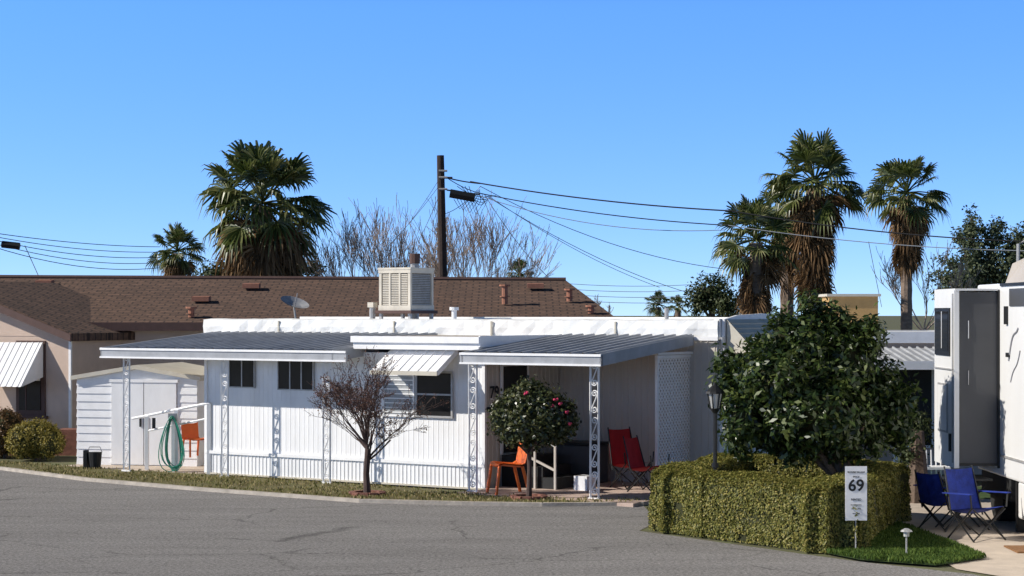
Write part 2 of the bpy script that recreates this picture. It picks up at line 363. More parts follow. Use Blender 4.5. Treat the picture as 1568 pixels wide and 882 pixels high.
def post(s_,t_,k='white2',w=.12,z1=2.22):
    mb=MB(W)
    mb.tube([(s_-w/2,t_,.02),(s_-w/2,t_,z1)],.021,k,4); mb.tube([(s_+w/2,t_,.02),(s_+w/2,t_,z1)],.021,k,4)
    mb.box(s_-w/2-.03,s_+w/2+.03,t_-.03,t_+.03,.05,.075,k); mb.box(s_-w/2-.03,s_+w/2+.03,t_-.03,t_+.03,z1-.05,z1-.02,k)
    h=.42; R=w/2-.018; z=.1
    while z+h<z1+.04:
        top=[]
        for i in range(19):
            th=3*math.pi*(1-i/18); r=.008+(R-.008)*i/18
            top.append((r*math.cos(th),h*.80+r*math.sin(th)))
        bot=[(-x,h-zz) for x,zz in reversed(top)]
        mb.tube([(s_+x,t_,z+zz) for x,zz in top+bot],.011,k,4); z+=h+.01
    return mb.obj('scroll_post',H)
for s_ in (-10.15,-7.73,-5.4,-2.33,0.0): post(s_,0,w=.15)
mb=MB(W); mb.box(-2.45,.9,-.35,2.97,.0,.06,'slab'); mb.box(-12.2,-8.75,-.2,2.9,.0,.045,'concrete'); mb.obj('porch_slab',H)
mb=MB(W)
mb.box(-2.49,-2.465,1.06,1.12,.6,2.16,'white2'); mb.box(-2.49,-2.465,1.88,1.94,.6,2.16,'white2'); mb.box(-2.49,-2.465,1.12,1.88,2.1,2.16,'white2')
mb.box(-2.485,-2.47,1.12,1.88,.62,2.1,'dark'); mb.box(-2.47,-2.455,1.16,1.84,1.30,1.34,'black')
mb.box(-2.49,-2.46,.66,1.0,1.35,1.42,'black')
mb.obj('front_door',H)
mb=MB(W)
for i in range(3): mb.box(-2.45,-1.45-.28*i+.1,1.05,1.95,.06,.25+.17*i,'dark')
for s_ in (-1.35,-1.75): mb.box(s_-.018,s_+.018,.98,1.015,.06,.80 if s_>-1.5 else .95,'almond')
mb.prism([(-1.33,.985,.76),(-1.33,.985,.80),(-1.9,.985,1.03),(-1.9,.985,.99)],(0,.03,0),'white2')
mb.prism([(-1.33,.985,.35),(-1.33,.985,.39),(-1.9,.985,.62),(-1.9,.985,.58)],(0,.03,0),'almond')
mb.box(-1.05,-.80,1.1,1.4,.06,.30,'white2')
mb.obj('porch_steps',H)
mb=MB(W)
mb.box(-2.1,-1.35,2.2,2.75,.06,.72,'shadegrey'); mb.box(-2.13,-1.32,2.17,2.78,.72,.77,'black'); mb.obj('storage_chest',H,bevel=.015)
mb=MB(W)
y0,y1,z0,z1=1.85,3.35,.1,2.25
for (a,b,c,d) in ((y0-.05,y0,z0,z1+.05),(y1,y1+.05,z0,z1+.05)): mb.box(.10,.15,a,b,c,d,'white2')
for zz in (z0,z1): mb.box(.10,.15,y0,y1,zz,zz+.05,'white2')
mb.box(.06,.19,y0-.1,y1+.1,z1+.06,z1+.10,'white2')
st=.10
k=y0-(z1-z0)
while k<y1:
    q0=max(0,y0-k); q1=min(z1-z0,y1-k)
    if q1>q0:
        w=.022
        mb.prism([(.118,k+q0,z0+q0-w),(.118,k+q1,z0+q1-w),(.118,k+q1,z0+q1+w),(.118,k+q0,z0+q0+w)],(.005,0,0),'white2')
        a,b=k+q0,k+q1
        yy0=y0+y1-a; yy1=y0+y1-b
        mb.prism([(.126,yy0,z0+q0-w),(.126,yy1,z0+q1-w),(.126,yy1,z0+q1+w),(.126,yy0,z0+q0+w)],(.005,0,0),'white2')
    k+=st
mb.obj('lattice_screen',H)
mb=MB(W); mb.prism([(.75,2.9,2.6),(.75,3.2,2.6),(.75,3.5,1.7),(.75,3.35,1.7)],(.03,0,0),'white2'); mb.obj('corner_trim',H)
def text(body,size,matrix,k,name,parent,ext=.004):
    cu=bpy.data.curves.new(name,'FONT'); cu.body=body; cu.size=size; cu.extrude=ext; cu.align_x='CENTER'; cu.align_y='CENTER'
    cu.offset=.004*size/.2
    o=bpy.data.objects.new(name,cu); S.collection.objects.link(o)
    bpy.context.view_layer.update()
    dg=bpy.context.evaluated_depsgraph_get(); me=bpy.data.meshes.new_from_object(o.evaluated_get(dg))
    bpy.data.objects.remove(o); me.transform(matrix); me.materials.clear(); me.materials.append(M[k])
    o=bpy.data.objects.new(name,me); S.collection.objects.link(o)
    if parent: o.parent=parent; o.matrix_parent_inverse=Matrix.Translation(-parent.location)
    return o
c=W((-2.46,.84,1.66))
mx=Matrix(((V[0],0,U[0],c[0]),(V[1],0,U[1],c[1]),(0,1,0,c[2]),(0,0,0,1)))
text('79',.28,mx,'black','house_number',H)
mb=MB(W)
mb.tube([(-5.2,3.6,2.8),(-5.2,3.6,3.06)],.05,'white2',10); mb.tube([(-5.2,3.6,3.06),(-5.2,3.6,3.12)],.09,'white2',10)
mb.tube([(-1.2,4.6,2.8),(-1.2,4.6,3.1)],.04,'galv',8)
mb.obj('roof_vents',H)
C=empty('evaporative_cooler',W((-7.0,4.5,2.8)))
mb=MB(W)
s0,s1,t0,t1,z0,z1=-7.38,-6.62,4.15,4.93,3.06,3.86
for a in (s0,s1-.06):
    for b in (t0,t1-.06): mb.box(a,a+.06,b,b+.06,2.80,z0,'galv')
mb.box(s0-.06,s1+.06,t0-.06,t1+.06,z0-.06,z0,'browntrim')
mb.box(s0+.03,s1-.03,t0+.03,t1-.03,z0,z1,'coolerpad')
for a in (s0,s1-.06):
    for b in (t0,t1-.06): mb.box(a,a+.06,b,b+.06,z0,z1,'cooler')
mb.box(s0-.02,s1+.02,t0-.02,t1+.02,z1,z1+.04,'cooler'); mb.box(s0-.01,s1+.01,t0-.01,t1+.01,z0,z0+.10,'cooler'); mb.box(s0-.01,s1+.01,t0-.01,t1+.01,z1-.07,z1,'cooler')
nl=18
for i in range(nl):
    q=z0+.11+i*(z1-z0-.19)/nl
    mb.box(s0+.08,s1-.08,t0+.012,t0+.029,q,q+.020,'cooler'); mb.box(s1-.028,s1-.012,t0+.08,t1-.08,q,q+.014,'galv')
for q in (.24,.48): mb.box(s0+q,s0+q+.04,t0-.002,t0+.03,z0+.1,z1-.05,'cooler')
mb.tube([(-7.2,5.1,2.8),(-7.2,5.1,4.0)],.09,'galv',10); mb.tube([(-7.2,5.1,4.0),(-7.2,5.1,4.2)],.11,'browntrim',10)
mb.tube([(s0-.2,4.2,2.8),(s0-.2,4.2,3.12)],.06,'galv',8); mb.box(s0-.27,s0-.13,4.13,4.27,3.12,3.22,'cooler')
mb.obj('cooler_housing',C)
# ---------------------------------------------------------------- brown-roof house
B=empty('brown_roof_house',(-8,48,0))
mb=MB()
ex0,ex1=-20,2.5; ey0,ey1=44,55; ez=2.78; rz=3.90; ry=49.5
mb.add([(ex0,ey0,ez),(ex1,ey0,ez),(1.35,ry-.4,rz-.07),(ex0,ry-.4,rz+.03),(ex1,ey1,ez),(ex0,ey1,ez)],[(0,1,2,3),(1,4,2),(4,5,3,2)],'shingle')
mb.box(ex0,ex1,ey0-.04,ey0,ez-.17,ez+.02,'browntrim'); mb.box(ex0,ex1-.03,ey0,ey0+.5,ez-.16,ez-.13,'browntrim')
mb.box(ex0+.3,ex1-.4,ey0+.5,ey1-.5,0,ez-.14,'beige')
mb.tube([(X(107,44.4),ey0+.42,0),(X(107,44.4),ey0+.42,2.6)],.05,'pink',6)
mb.tube([(ex0,ry-.4,rz+.05),(1.35,ry-.4,rz-.05)],.06,'browntrim',6)
mb.obj('house_body',B)
mb=MB()
def roofz(y): return ez+(rz-ez)*(y-ey0)/(ry-.4-ey0)
for px,py,d in ((68,434,48.2),(308,455,46.3),(385,438,47.8),(820,439,47.8)):
    x=X(px,d); z=roofz(d); mb.prism([(x-.2,d-.15,z),(x+.2,d-.15,z),(x+.2,d+.2,z+.02),(x-.2,d+.2,z+.02)],(0,0,.11),'terracotta')
for px,d,h in ((773,46,.42),(872,46.3,.26),(293,44.6,.2),(905,45,.15)):
    x=X(px,d); z=roofz(d); mb.tube([(x,d,z),(x,d,z+h)],.07,'terracotta',8); mb.tube([(x,d,z+h),(x,d,z+h+.04)],.13,'terracotta',8); mb.tube([(x,d,z+h*.4),(x,d,z+h*.45)],.12,'terracotta',8)
mb.obj('roof_vents',B)
wc=(-10.05,43.0,0); a=-.42
mb=MB(local(wc,a))
mb.box(-6,.45,0,3.0,0,2.50,'pink')
mb.prism([(-6,-.01,2.50),(.45,-.01,2.50),(-2.7,-.01,3.45)],(0,2.9,0),'pink')
mb.prism([(.75,-.4,2.40),(.75,-.4,2.57),(-2.7,-.4,3.74),(-2.7,-.4,3.57)],(0,4.0,0),'shingle')
mb.prism([(.76,-.44,2.39),(.76,-.44,2.55),(-2.7,-.44,3.72),(-2.7,-.44,3.55)],(0,.035,0),'browntrim')
mb.prism([(-6.2,-.4,2.40),(-6.2,-.4,2.57),(-2.7,-.4,3.74),(-2.7,-.4,3.57)],(0,4.0,0),'shingle')
mb.box(-1.0,-.22,-.04,-.005,.75,2.40,'browntrim'); mb.box(-.90,-.33,-.06,-.04,.87,2.28,'glass'); mb.box(-.90,-.33,-.075,-.06,1.52,1.57,'white2'); mb.box(-1.07,-.15,-.08,-.005,.68,.75,'browntrim')
mb.box(-.73,-.70,-.07,-.06,.87,2.28,'browntrim')
mb.box(.40,.46,-.02,.03,0,2.4,'white2')
mb.obj('front_wing',B)
mb=MB(local(wc,a))
mb.rib((-2.1,-.06,2.36),(1,0,0),(0,-.75,-.95),(0,-.7,.6),1.85,'white2',.16,.015,.3)
mb.poly([(-.25,-.06,2.36),(-.25,-.81,1.41),(-.25,-.06,1.6)],'white2')
mb.obj('window_awning',B)
mb=MB()
mb.box(-9.6,-8.9,41.3,41.9,0,.55,'brick'); mb.box(-16,-9.55,41.35,41.6,0,.3,'brick'); mb.obj('brick_planter')
D=empty('satellite_dish',(-4.9,44.5,3.0))
mb=MB()
cx,cy,cz=X(450,43.5),43.5,Z(468,43.5)
vs=[(cx,cy,cz-.0)];fs=[];ax=Vector((.30,-.30,.90)).normalized(); e=ax.cross(Vector((0,0,1))).normalized(); g=ax.cross(e)
for r,dp in ((.17,.02),(.33,.09)):
    for j in range(20):
        t=j*math.pi/10; vs.append(tuple(Vector((cx,cy,cz))+e*r*math.cos(t)+g*r*math.sin(t)+ax*dp))
for j in range(20):
    fs.append((0,1+j,1+(j+1)%20)); fs.append((1+j,21+j,21+(j+1)%20,1+(j+1)%20))
mb.add(vs,fs,'dish'); mb.tube([(cx+.05,cy+.05,2.75),(cx,cy,cz)],.025,'galv',6)
mb.tube([(cx,cy,cz-.1),tuple(Vector((cx,cy,cz))+ax*.3)],.012,'galv',5)
mb.obj('dish',D)
# ---------------------------------------------------------------- shed
SH=empty('metal_shed',(-8.5,38.4,0))
mb=MB(local((-8.52,38.4,0),-.22))
w=2.5; dp=2.2
mb.box(0,w,0,dp,0,1.72,'white')
for i in range(11): 
    z=.04+i*.155
    mb.prism([(0.0,-.02,z),(.0,-.004,z+.15),(.0,0,z+.15),(0,0,z)],(.72,0,0),'white2')
    mb.prism([(2.1,-.02,z),(2.1,-.004,z+.15),(2.1,0,z+.15),(2.1,0,z)],(.4,0,0),'white2')
    mb.prism([(-.02,0,z),(-.004,0,z+.15),(0,0,z+.15),(0,0,z)],(0,dp,0),'white2')
mb.prism([(0,0,1.72),(w,0,1.72),(w/2,0,1.93)],(0,dp,0),'white')
mb.prism([(-.1,-.1,1.70),(-.1,-.1,1.78),(w/2,-.1,2.0),(w/2,-.1,1.92)],(0,dp+.2,0),'cream')
mb.prism([(w+.1,-.1,1.70),(w+.1,-.1,1.78),(w/2,-.1,2.0),(w/2,-.1,1.92)],(0,dp+.2,0),'cream')
mb.box(.74,1.40,-.045,-.003,.06,1.66,'white'); mb.box(1.42,2.08,-.045,-.003,.06,1.66,'white')
mb.box(.70,2.12,-.06,-.003,1.66,1.72,'white2'); mb.box(1.33,1.36,-.07,-.045,.8,1.0,'black'); mb.box(1.46,1.49,-.07,-.045,.8,1.0,'black')
mb.obj('shed_body',SH)
R=empty('ramp_railing',W((-10.2,.4,0)))
mb=MB()
def P(px,py,d): return (X(px,d),d,Z(py,d))
mb.tube([P(203,641,37.2),P(262,629,36.7),P(322,617,36.3)],.03,'white2',6)
mb.tube([P(225,660,37.0),P(322,640,36.3)],.02,'white2',6)
for px,d,t in ((225,37.0,638),(270,36.6,628),(320,36.3,618)):
    x,y,z=P(px,t,d); mb.box(x-.035,x+.035,y-.035,y+.035,0,z,'white2')
x,y,z=P(236,648,36.9); mb.box(x-.03,x+.03,y-.05,y-.01,z-.1,z+.1,'black')
mb.obj('rails',R)
HO=empty('garden_hose',(X(265,36.4),36.4,0))
mb=MB(); cx,cy=X(264,36.45),36.45
for k in range(9):
    rx=.11+.04*random.random()+.008*k; zt=1.10-.05*random.random(); zb=.06+.16*random.random(); ph=random.uniform(0,6)
    pts=[]
    for j in range(25):
        t=2*math.pi*j/24; q=(zt-zb)/2; pts.append((cx+rx*math.sin(t)*(1-.45*math.cos(t))+.04*math.sin(ph)*(1-math.cos(t)),cy-.014*k+.03,(zt+zb)/2+q*math.cos(t)))
    mb.tube(pts,.0095,'green',5)
mb.box(cx-.08,cx+.08,cy,cy+.05,1.0,1.14,'galv'); mb.obj('hose_loops',HO)
mb=MB(); mb.box(cx-.03,cx+.03,cy+.06,cy+.11,0,1.1,'white2'); mb.obj('hanger_post',HO)
def plastic_chair(loc,ang,sc=1,name='orange_chair'):
    E=empty(name,loc); mb=MB(local(loc,ang,sc))
    prof=[(-.22,.43),(-.15,.45),(.0,.43),(.15,.42),(.20,.45),(.23,.60),(.26,.82)]
    vs=[];fs=[]
    for (y,z) in prof:
        for (x,dz) in ((-.23,.03),(-.12,0),(.12,0),(.23,.03)): vs.append((x,y,z+dz))
    for i in range(len(prof)-1):
        for j in range(3): fs.append((4*i+j,4*i+j+1,4*i+j+5,4*i+j+4))
    mb.add(vs,fs,'orange')
    mb.add([(v[0],v[1]+.012,v[2]-.02) for v in vs],fs,'orange')
    for x in(-.2,.2):
        mb.tube([(x,-.20,.44),(x*1.12,-.26,0)],.026,'orange',6); mb.tube([(x,.16,.42),(x*1.12,.27,0)],.026,'orange',6)
    mb.obj('chair_shell',E)
plastic_chair((X(297,37.0),37.0,0.30),.6,.75)
plastic_chair((X(778,32.0),32.0,.06),-1.25,1.08)
mb=MB(); x,y,_=P(145,700,37.3); 
mb.tube([(x,y,0.02),(x,y,.36)],[.11,.14],'rubber',12); mb.tube([(x-.14,y,.36),(x-.1,y,.46),(x+.1,y,.46),(x+.14,y,.36)],.01,'galv',5); mb.box(x-.2,x-.13,y-.1,y+.1,.02,.4,'rubber')
mb.obj('black_bucket')
def fold_chair(loc,ang,key,name,w=.28,back=.92,arms=True,sc=1):
    E=empty(name,loc); mb=MB(local(loc,ang,sc))
    f='black'
    def sheet_(rows,key):
        vs=[];fs=[]
        for (y,z,hw,sag) in rows:
            for i in range(5):
                u=-1+i*.5; q=(1-u*u)*sag; vs.append((u*hw,y+q*.6,z-q))
        for r in range(len(rows)-1):
            for i in range(4): fs.append((r*5+i,r*5+i+1,(r+1)*5+i+1,(r+1)*5+i))
        mb.add(vs,fs,key); mb.add([(a,b+.012,c-.012) for a,b,c in vs],fs,key)
    sheet_([(-.24,.45,w,.02),(-.1,.43,w,.06),(.08,.40,w,.06),(.2,.39,w,.04),(.25,.50,w*.97,.04),(.28,.64,w*.95,.05),(.32,.80,w*.9,.04),(.35,back,w*.85,.015)],key)
    for s_ in (-1,1):
        mb.tube([(s_*w,-.26,.0),(s_*w,.22,.40)],.012,f,5); mb.tube([(s_*w,.26,.0),(s_*w,-.22,.44)],.012,f,5)
        mb.tube([(s_*w,.18,.3),(s_*w*.88,.36,back+.03)],.012,f,5)
        mb.tube([(s_*(w+.03),-.24,0.44),(s_*(w+.05),-.24,.62)],.012,f,5)
        mb.tube([(-s_*w,-.25,.02),(s_*w,-.25,.42)],.010,f,5); mb.tube([(-s_*w,.25,.02),(s_*w,.25,.40)],.010,f,5)
        if arms: mb.prism([(s_*(w+.02),-.27,.62),(s_*(w+.08),-.27,.62),(s_*(w+.06),.3,.60),(s_*(w+.0),.3,.60)],(0,0,.015),key)
    mb.obj('frame_and_fabric',E)
fold_chair((X(966,33.0),33.0,.06),.55,'red','red_folding_chair',.25,.98,False)
fold_chair((X(992,32.3),32.3,.06),.9,'red','red_folding_chair',.22,.88,False)
fold_chair((6.14,25.9,.012),.5,'blue','blue_camp_chair',.27,.92)
fold_chair((5.98,27.1,.012),2.2,'blue','blue_camp_chair',.24,.80)
# ---------------------------------------------------------------- hedge
def hedge(name,path,w,h,nper,closed=False,key='L_hedge',lsz=.036):
    E=empty(name,(path[0][0],path[0][1],0)); mb=MB(); C=[];Nn=[]
    n=len(path); segs=[(path[i],path[(i+1)%n]) for i in range(n if closed else n-1)]
    for a,b in segs:
        dx,dy=b[0]-a[0],b[1]-a[1]; l=math.hypot(dx,dy); ux,uy=dx/l,dy/l; nx,ny=-uy,ux
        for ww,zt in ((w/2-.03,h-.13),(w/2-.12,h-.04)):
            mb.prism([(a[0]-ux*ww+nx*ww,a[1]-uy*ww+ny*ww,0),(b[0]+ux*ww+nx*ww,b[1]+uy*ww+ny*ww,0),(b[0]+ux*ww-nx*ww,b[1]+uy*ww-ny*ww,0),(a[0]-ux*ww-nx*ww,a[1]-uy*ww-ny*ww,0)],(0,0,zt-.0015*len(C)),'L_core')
        for face,area in (('t',w*(l+w)),('l',h*(l+w)),('r',h*(l+w)),('e0',h*w),('e1',h*w)):
            N=int(area*nper); q=rng.uniform(-w/2,l+w/2,N); k=rng.uniform(-w/2,w/2,N); z=rng.uniform(.02,h,N)
            if face=='t': z=np.full(N,h); nn=(0,0,1)
            elif face=='l': k=np.full(N,w/2); nn=(nx,ny,0.15)
            elif face=='r': k=np.full(N,-w/2); nn=(-nx,-ny,.15)
            elif face=='e0': q=np.full(N,-w/2); nn=(-ux,-uy,.15)
            else: q=np.full(N,l+w/2); nn=(ux,uy,.15)
            if face=='t':
                ed=np.clip((np.abs(k)-(w/2-.15))/.15,0,1); z=z-.09*ed**2
            x=a[0]+ux*q+nx*k; y=a[1]+uy*q+ny*k
            off=(.012*np.sin(x*7+z*5)+.011*np.sin(y*9+z*8+x*4)+.009*np.sin(z*17+x*13+y*11)+.020*np.sin(x*2.3+y*1.7))+rng.normal(size=N)*.012-.008
            nn=np.tile(np.array(nn,float),(N,1)); c=np.stack([x,y,z],1)+nn*off[:,None]
            if face!='t':
                e_=np.clip((c[:,2]-(h-.17))/.17,0,1)**2*.10; c-=nn*e_[:,None]; nn[:,2]+=e_*12
            C.append(c); Nn.append(nn+rng.normal(size=(N,3))*.42)
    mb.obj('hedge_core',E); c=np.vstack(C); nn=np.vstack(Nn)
    # a few gaps where the dark inside shows
    hol=((2.95,26.0,.62),(3.25,25.6,.20),(2.25,26.3,.4),(3.6,25.0,.5),(3.0,25.7,.08))
    keep=np.ones(len(c),bool)
    for hx,hy,hz in hol: keep&=(np.abs(c[:,2]-hz)>.045)|(np.hypot(c[:,0]-hx,c[:,1]-hy)>.30)|(np.abs(c[:,0]-hx)>.05)
    leaves('hedge_foliage',c[keep],nn[keep],lsz,lsz*.6,key,E)
ring=[(2.62,26.55),(3.97,24.79),(4.10,24.80),(5.3,28.3),(5.1,28.7),(3.6,29.6),(3.2,29.4),(2.35,27.3),(2.36,26.95)]
hedge('clipped_hedge',ring,.66,.85,4600,True)
# ---------------------------------------------------------------- trees
def twigs(mb,p,d,L,r,depth,key,up=.15,spread=.5,kids=3,tips=None,n=3,rmin=.004):
    p=Vector(p); d=Vector(d).normalized(); path=[tuple(p)]; rr=[r]
    for i in range(3):
        d=(d+Vector((random.gauss(0,.12),random.gauss(0,.12),random.gauss(0,.08)+up*.3))).normalized()
        p=p+d*(L/3); path.append(tuple(p)); rr.append(max(rmin,r*(1-.22*(i+1)/1.3)))
    mb.tube(path,rr,key,n if depth<3 else max(n,5))
    if depth==0:
        if tips is not None: tips+=path[1:]
        return
    for k in range(kids):
        q=Vector(path[random.choice([1,2,3,3])]); dd=(d+Vector((random.gauss(0,spread),random.gauss(0,spread),random.gauss(0,spread*.5)+up))).normalized()
        twigs(mb,q,dd,L*random.uniform(.6,.85),max(rmin,rr[-1]*.75),depth-1,key,up,spread,kids,tips,n,rmin)
T=empty('purple_leaf_tree',(-2.35,31.85,0)); mb=MB(); tips=[]
bx,by=-2.35,31.85
mb.tube([(bx,by,.02),(bx-.02,by,.4),(bx+.01,by,.8)],[.065,.05,.05],'barkdark',8)
for k in range(15):
    a=k*2*math.pi/15+random.uniform(-.2,.2); ro=(.75,.5,.2)[k%3]
    twigs(mb,(bx,by,.60+.03*k),(math.cos(a)*ro-.05,math.sin(a)*ro,.72),.52,.021,4,'barkdark',.09,.42,3,tips,rmin=.0032)
mb.obj('branches',T)
tp=np.array(tips); c=tp[rng.integers(0,len(tp),3600)]+rng.normal(size=(3600,3))*.02
leaves('leaves',c,rng.normal(size=c.shape),.034,.018,'L_plum',T)
T=empty('camellia_tree',(.27,31.25,0)); mb=MB(); bx,by=.27,31.2
mb.tube([(bx,by,.02),(bx+.01,by,.5),(bx,by,1.0)],[.05,.035,.04],'barkdark',8)
for k in range(6):
    a=k*1.05; mb.tube([(bx,by,.75),(bx+.3*math.cos(a),by+.3*math.sin(a),1.05)],[.02,.012],'barkdark',5)
cc=(X(817,31.2),31.2,1.36)
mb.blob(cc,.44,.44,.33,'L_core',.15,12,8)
mb.obj('trunk',T)
bl=[(cc[0],cc[1],cc[2],.66,.62,.47),(cc[0]+.35,cc[1],cc[2]-.08,.33,.4,.33),(cc[0]-.35,cc[1],cc[2]-.05,.33,.4,.33),(cc[0]-.05,cc[1],cc[2]+.28,.35,.35,.25),(cc[0]-.1,cc[1],cc[2]+.45,.1,.1,.12)]
c,n=crown_pts(bl,640,14,.055,.7); leaves('leaves',c,n,.075,.042,'L_camellia',T)
mb=MB()
for px,py in ((851,612),(846,622),(858,618),(868,632),(805,602),(873,648)):
    d=30.70; 
    for q in range(4): mb.blob((X(px,d)+random.gauss(0,.012),d+random.uniform(0,.1),Z(py,d)+random.gauss(0,.012)),.019,.02,.019,'pinkfl',.3,6,4)
mb.obj('flowers',T)
for (bx,by,nm) in ((-2.35,31.85,'brick_edging'),(.27,31.2,'brick_edging')):
    mb=MB()
    for k in range(11):
        a=k*2*math.pi/11; mb.tf=local((bx+.25*math.cos(a),by+.25*math.sin(a),.05),a); mb.box(-.045,.045,-.07,.07,0,.055,'brick')
    mb.obj(nm)
T=empty('orange_tree',(4.56,27.3,0)); mb=MB(); d=27.3
mb.tube([(4.6,d,0),(4.57,d,.6),(4.5,d,1.1),(4.3,d,2.0)],[.09,.075,.07,.04],'bark',9)
for e in ((5.0,27.3,1.9),(3.6,27.2,1.7),(4.2,27.9,1.9),(4.8,26.7,1.5),(3.9,26.9,1.2)): mb.tube([(4.57,d,.65),((4.57+e[0])/2,(d+e[1])/2,1.1),e],[.05,.04,.02],'bark',6)
mb.obj('trunk',T)
B_=[(1245,535,50,66),(1200,512,24,32),(1300,555,52,72),(1178,582,56,46),(1138,640,36,42),(1240,635,95,56),(1348,628,46,52),(1243,466,16,26),(1275,488,24,26),(1125,562,26,30),(1352,580,24,32),(1158,672,46,32),(1300,675,60,28),(1382,650,24,38),(1112,600,16,26),(1330,515,22,24),(1215,684,30,22),(1165,535,22,18),(1388,612,16,20)]
bl=[]
for px,py,rx,ry in B_:
    k=d/F; bl.append((X(px,d),d+random.uniform(-.35,.35),Z(py,d),rx*k,min(.9,rx*k*1.0+.10),ry*k))
mb=MB()
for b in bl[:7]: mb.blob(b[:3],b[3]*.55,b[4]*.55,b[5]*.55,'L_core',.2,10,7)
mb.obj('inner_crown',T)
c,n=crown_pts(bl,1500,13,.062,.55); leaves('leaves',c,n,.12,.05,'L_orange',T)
# palms
def palm(name,px,py,d,R,nf,nd,skirt,tr=.2,base=0,seed=1,lean=0,sw=1.0):
    rs=random.Random(seed); cx,cz=X(px,d),Z(py,d); E=empty(name,(cx,d,0)); C=Vector((cx,d,cz))
    mb=MB(); path=[(cx+lean,d,base)]; rr=[tr*1.15]
    n=26
    for i in range(1,n+1):
        f=i/n; path.append((cx+lean*(1-f),d,base+(cz-base)*f)); rr.append(tr*(1.0-.15*f)*(1+.07*(i%2)))
    mb.tube(path,rr,'palmtrunk',10); mb.obj('trunk',E)
    mb=MB(); sk=MB()
    def frond(M_,p0,dirv,pet,rad,key,droop):
        dirv=dirv.normalized(); p1=p0+dirv*pet+Vector((0,0,-droop*pet*.18))
        side=dirv.cross(Vector((0,0,1)))
        if side.length<.05: side=Vector((1,0,0))
        side.normalize(); M_.tube([tuple(p0),tuple((p0+p1)/2+Vector((0,0,.03))),tuple(p1)],.02,key,3)
        side=(side+Vector((rs.gauss(0,.45),rs.gauss(0,.45),rs.gauss(0,.45)))).normalized()
        dd=(p1-p0).normalized(); side=(side-dd*side.dot(dd)).normalized(); nn=side.cross(dd)
        if nn.z<0: nn=-nn
        ns=19
        for i in range(ns):
            a=math.radians(-115+230*i/(ns-1)); v=(dd*math.cos(a)+side*math.sin(a)+nn*.12*abs(math.sin(a))).normalized()
            r=rad*(1-.25*abs(a)/2)*rs.uniform(.85,1.1); ww=r*.055; t=nn.cross(v).normalized()
            dr=droop*rs.uniform(.7,1.35)
            m=p1+v*r*.5+Vector((0,0,-dr*r*.05)); m2=p1+v*r*.80+Vector((0,0,-dr*r*.22)); tip=p1+v*r*.95+Vector((0,0,-dr*r*.62))
            fo=nn*(ww*.5)
            M_.add([tuple(p1),tuple(m-t*ww+fo),tuple(m-fo),tuple(m+t*ww+fo),tuple(m2-t*ww*.6),tuple(m2+t*ww*.6),tuple(tip)],[(0,1,2),(0,2,3),(1,4,2),(2,4,5),(2,5,3),(4,6,5)],key)
    for i in range(nf):
        az=i*2.39996+rs.uniform(-.4,.4); el=math.radians(82-112*(i/nf)**.9+rs.uniform(-12,12))
        dv=Vector((math.cos(az)*math.cos(el),math.sin(az)*math.cos(el),math.sin(el)))
        frond(mb,C+Vector((0,0,.1)),dv,R*rs.uniform(.42,.66),R*rs.uniform(.40,.50),'L_palm',(.45 if el>0.5 else .8))
    for i in range(nd):
        az=rs.uniform(0,6.283); f=rs.random(); el=math.radians(-30-50*min(1,f*1.6)+rs.uniform(-10,10))
        dv=Vector((math.cos(az)*math.cos(el),math.sin(az)*math.cos(el),math.sin(el)))
        frond(sk,C+Vector((0,0,-f*skirt)),dv,R*rs.uniform(.25,.45)*sw,R*rs.uniform(.36,.48)*sw,'L_skirt',.8)
    mb.obj('fronds',E); sk.obj('dead_frond_skirt',E)
palm('fan_palm',402,315,60,2.30,56,85,1.4,.3,seed=3,sw=1.15)
palm('fan_palm',272,388,72,1.2,34,30,.8,.25,seed=5)
palm('fan_palm',1247,284,58,1.75,46,90,2.4,.24,seed=8,sw=.95)
palm('fan_palm',1158,372,56,1.45,36,50,1.4,.22,seed=11)
palm('fan_palm',1205,325,60,1.15,26,40,1.8,.22,seed=12)
palm('fan_palm',1388,300,56,1.35,38,60,1.25,.17,seed=15,lean=.0)
palm('fan_palm',795,425,80,.80,24,6,.3,.15,seed=17)
palm('fan_palm',1008,470,90,.8,24,4,.3,.15,seed=19)
palm('fan_palm',1038,472,85,.6,20,4,.3,.15,seed=20)
for (px,d,n,L,nm) in ((560,62,10,2.0,'bare_tree'),(645,66,10,2.05,'bare_tree'),(730,64,11,2.1,'bare_tree'),(1415,60,5,1.4,'bare_tree'),(905,80,4,.9,'bare_tree')):
    bx=X(px,d); E=empty(nm,(bx,d,0)); mb=MB()
    top=2.4 if d<70 else 1.8
    mb.tube([(bx,d,0),(bx,d,top)],[.2,.14],'twig',8)
    for k in range(n):
        a=-.95+1.9*k/(n-1); twigs(mb,(bx,d,top),(math.sin(a),random.uniform(-.4,.4),math.cos(a)),L*.72,.032,4,'twig',.22,.26,3,rmin=.0068)
    mb.obj('branches',E)
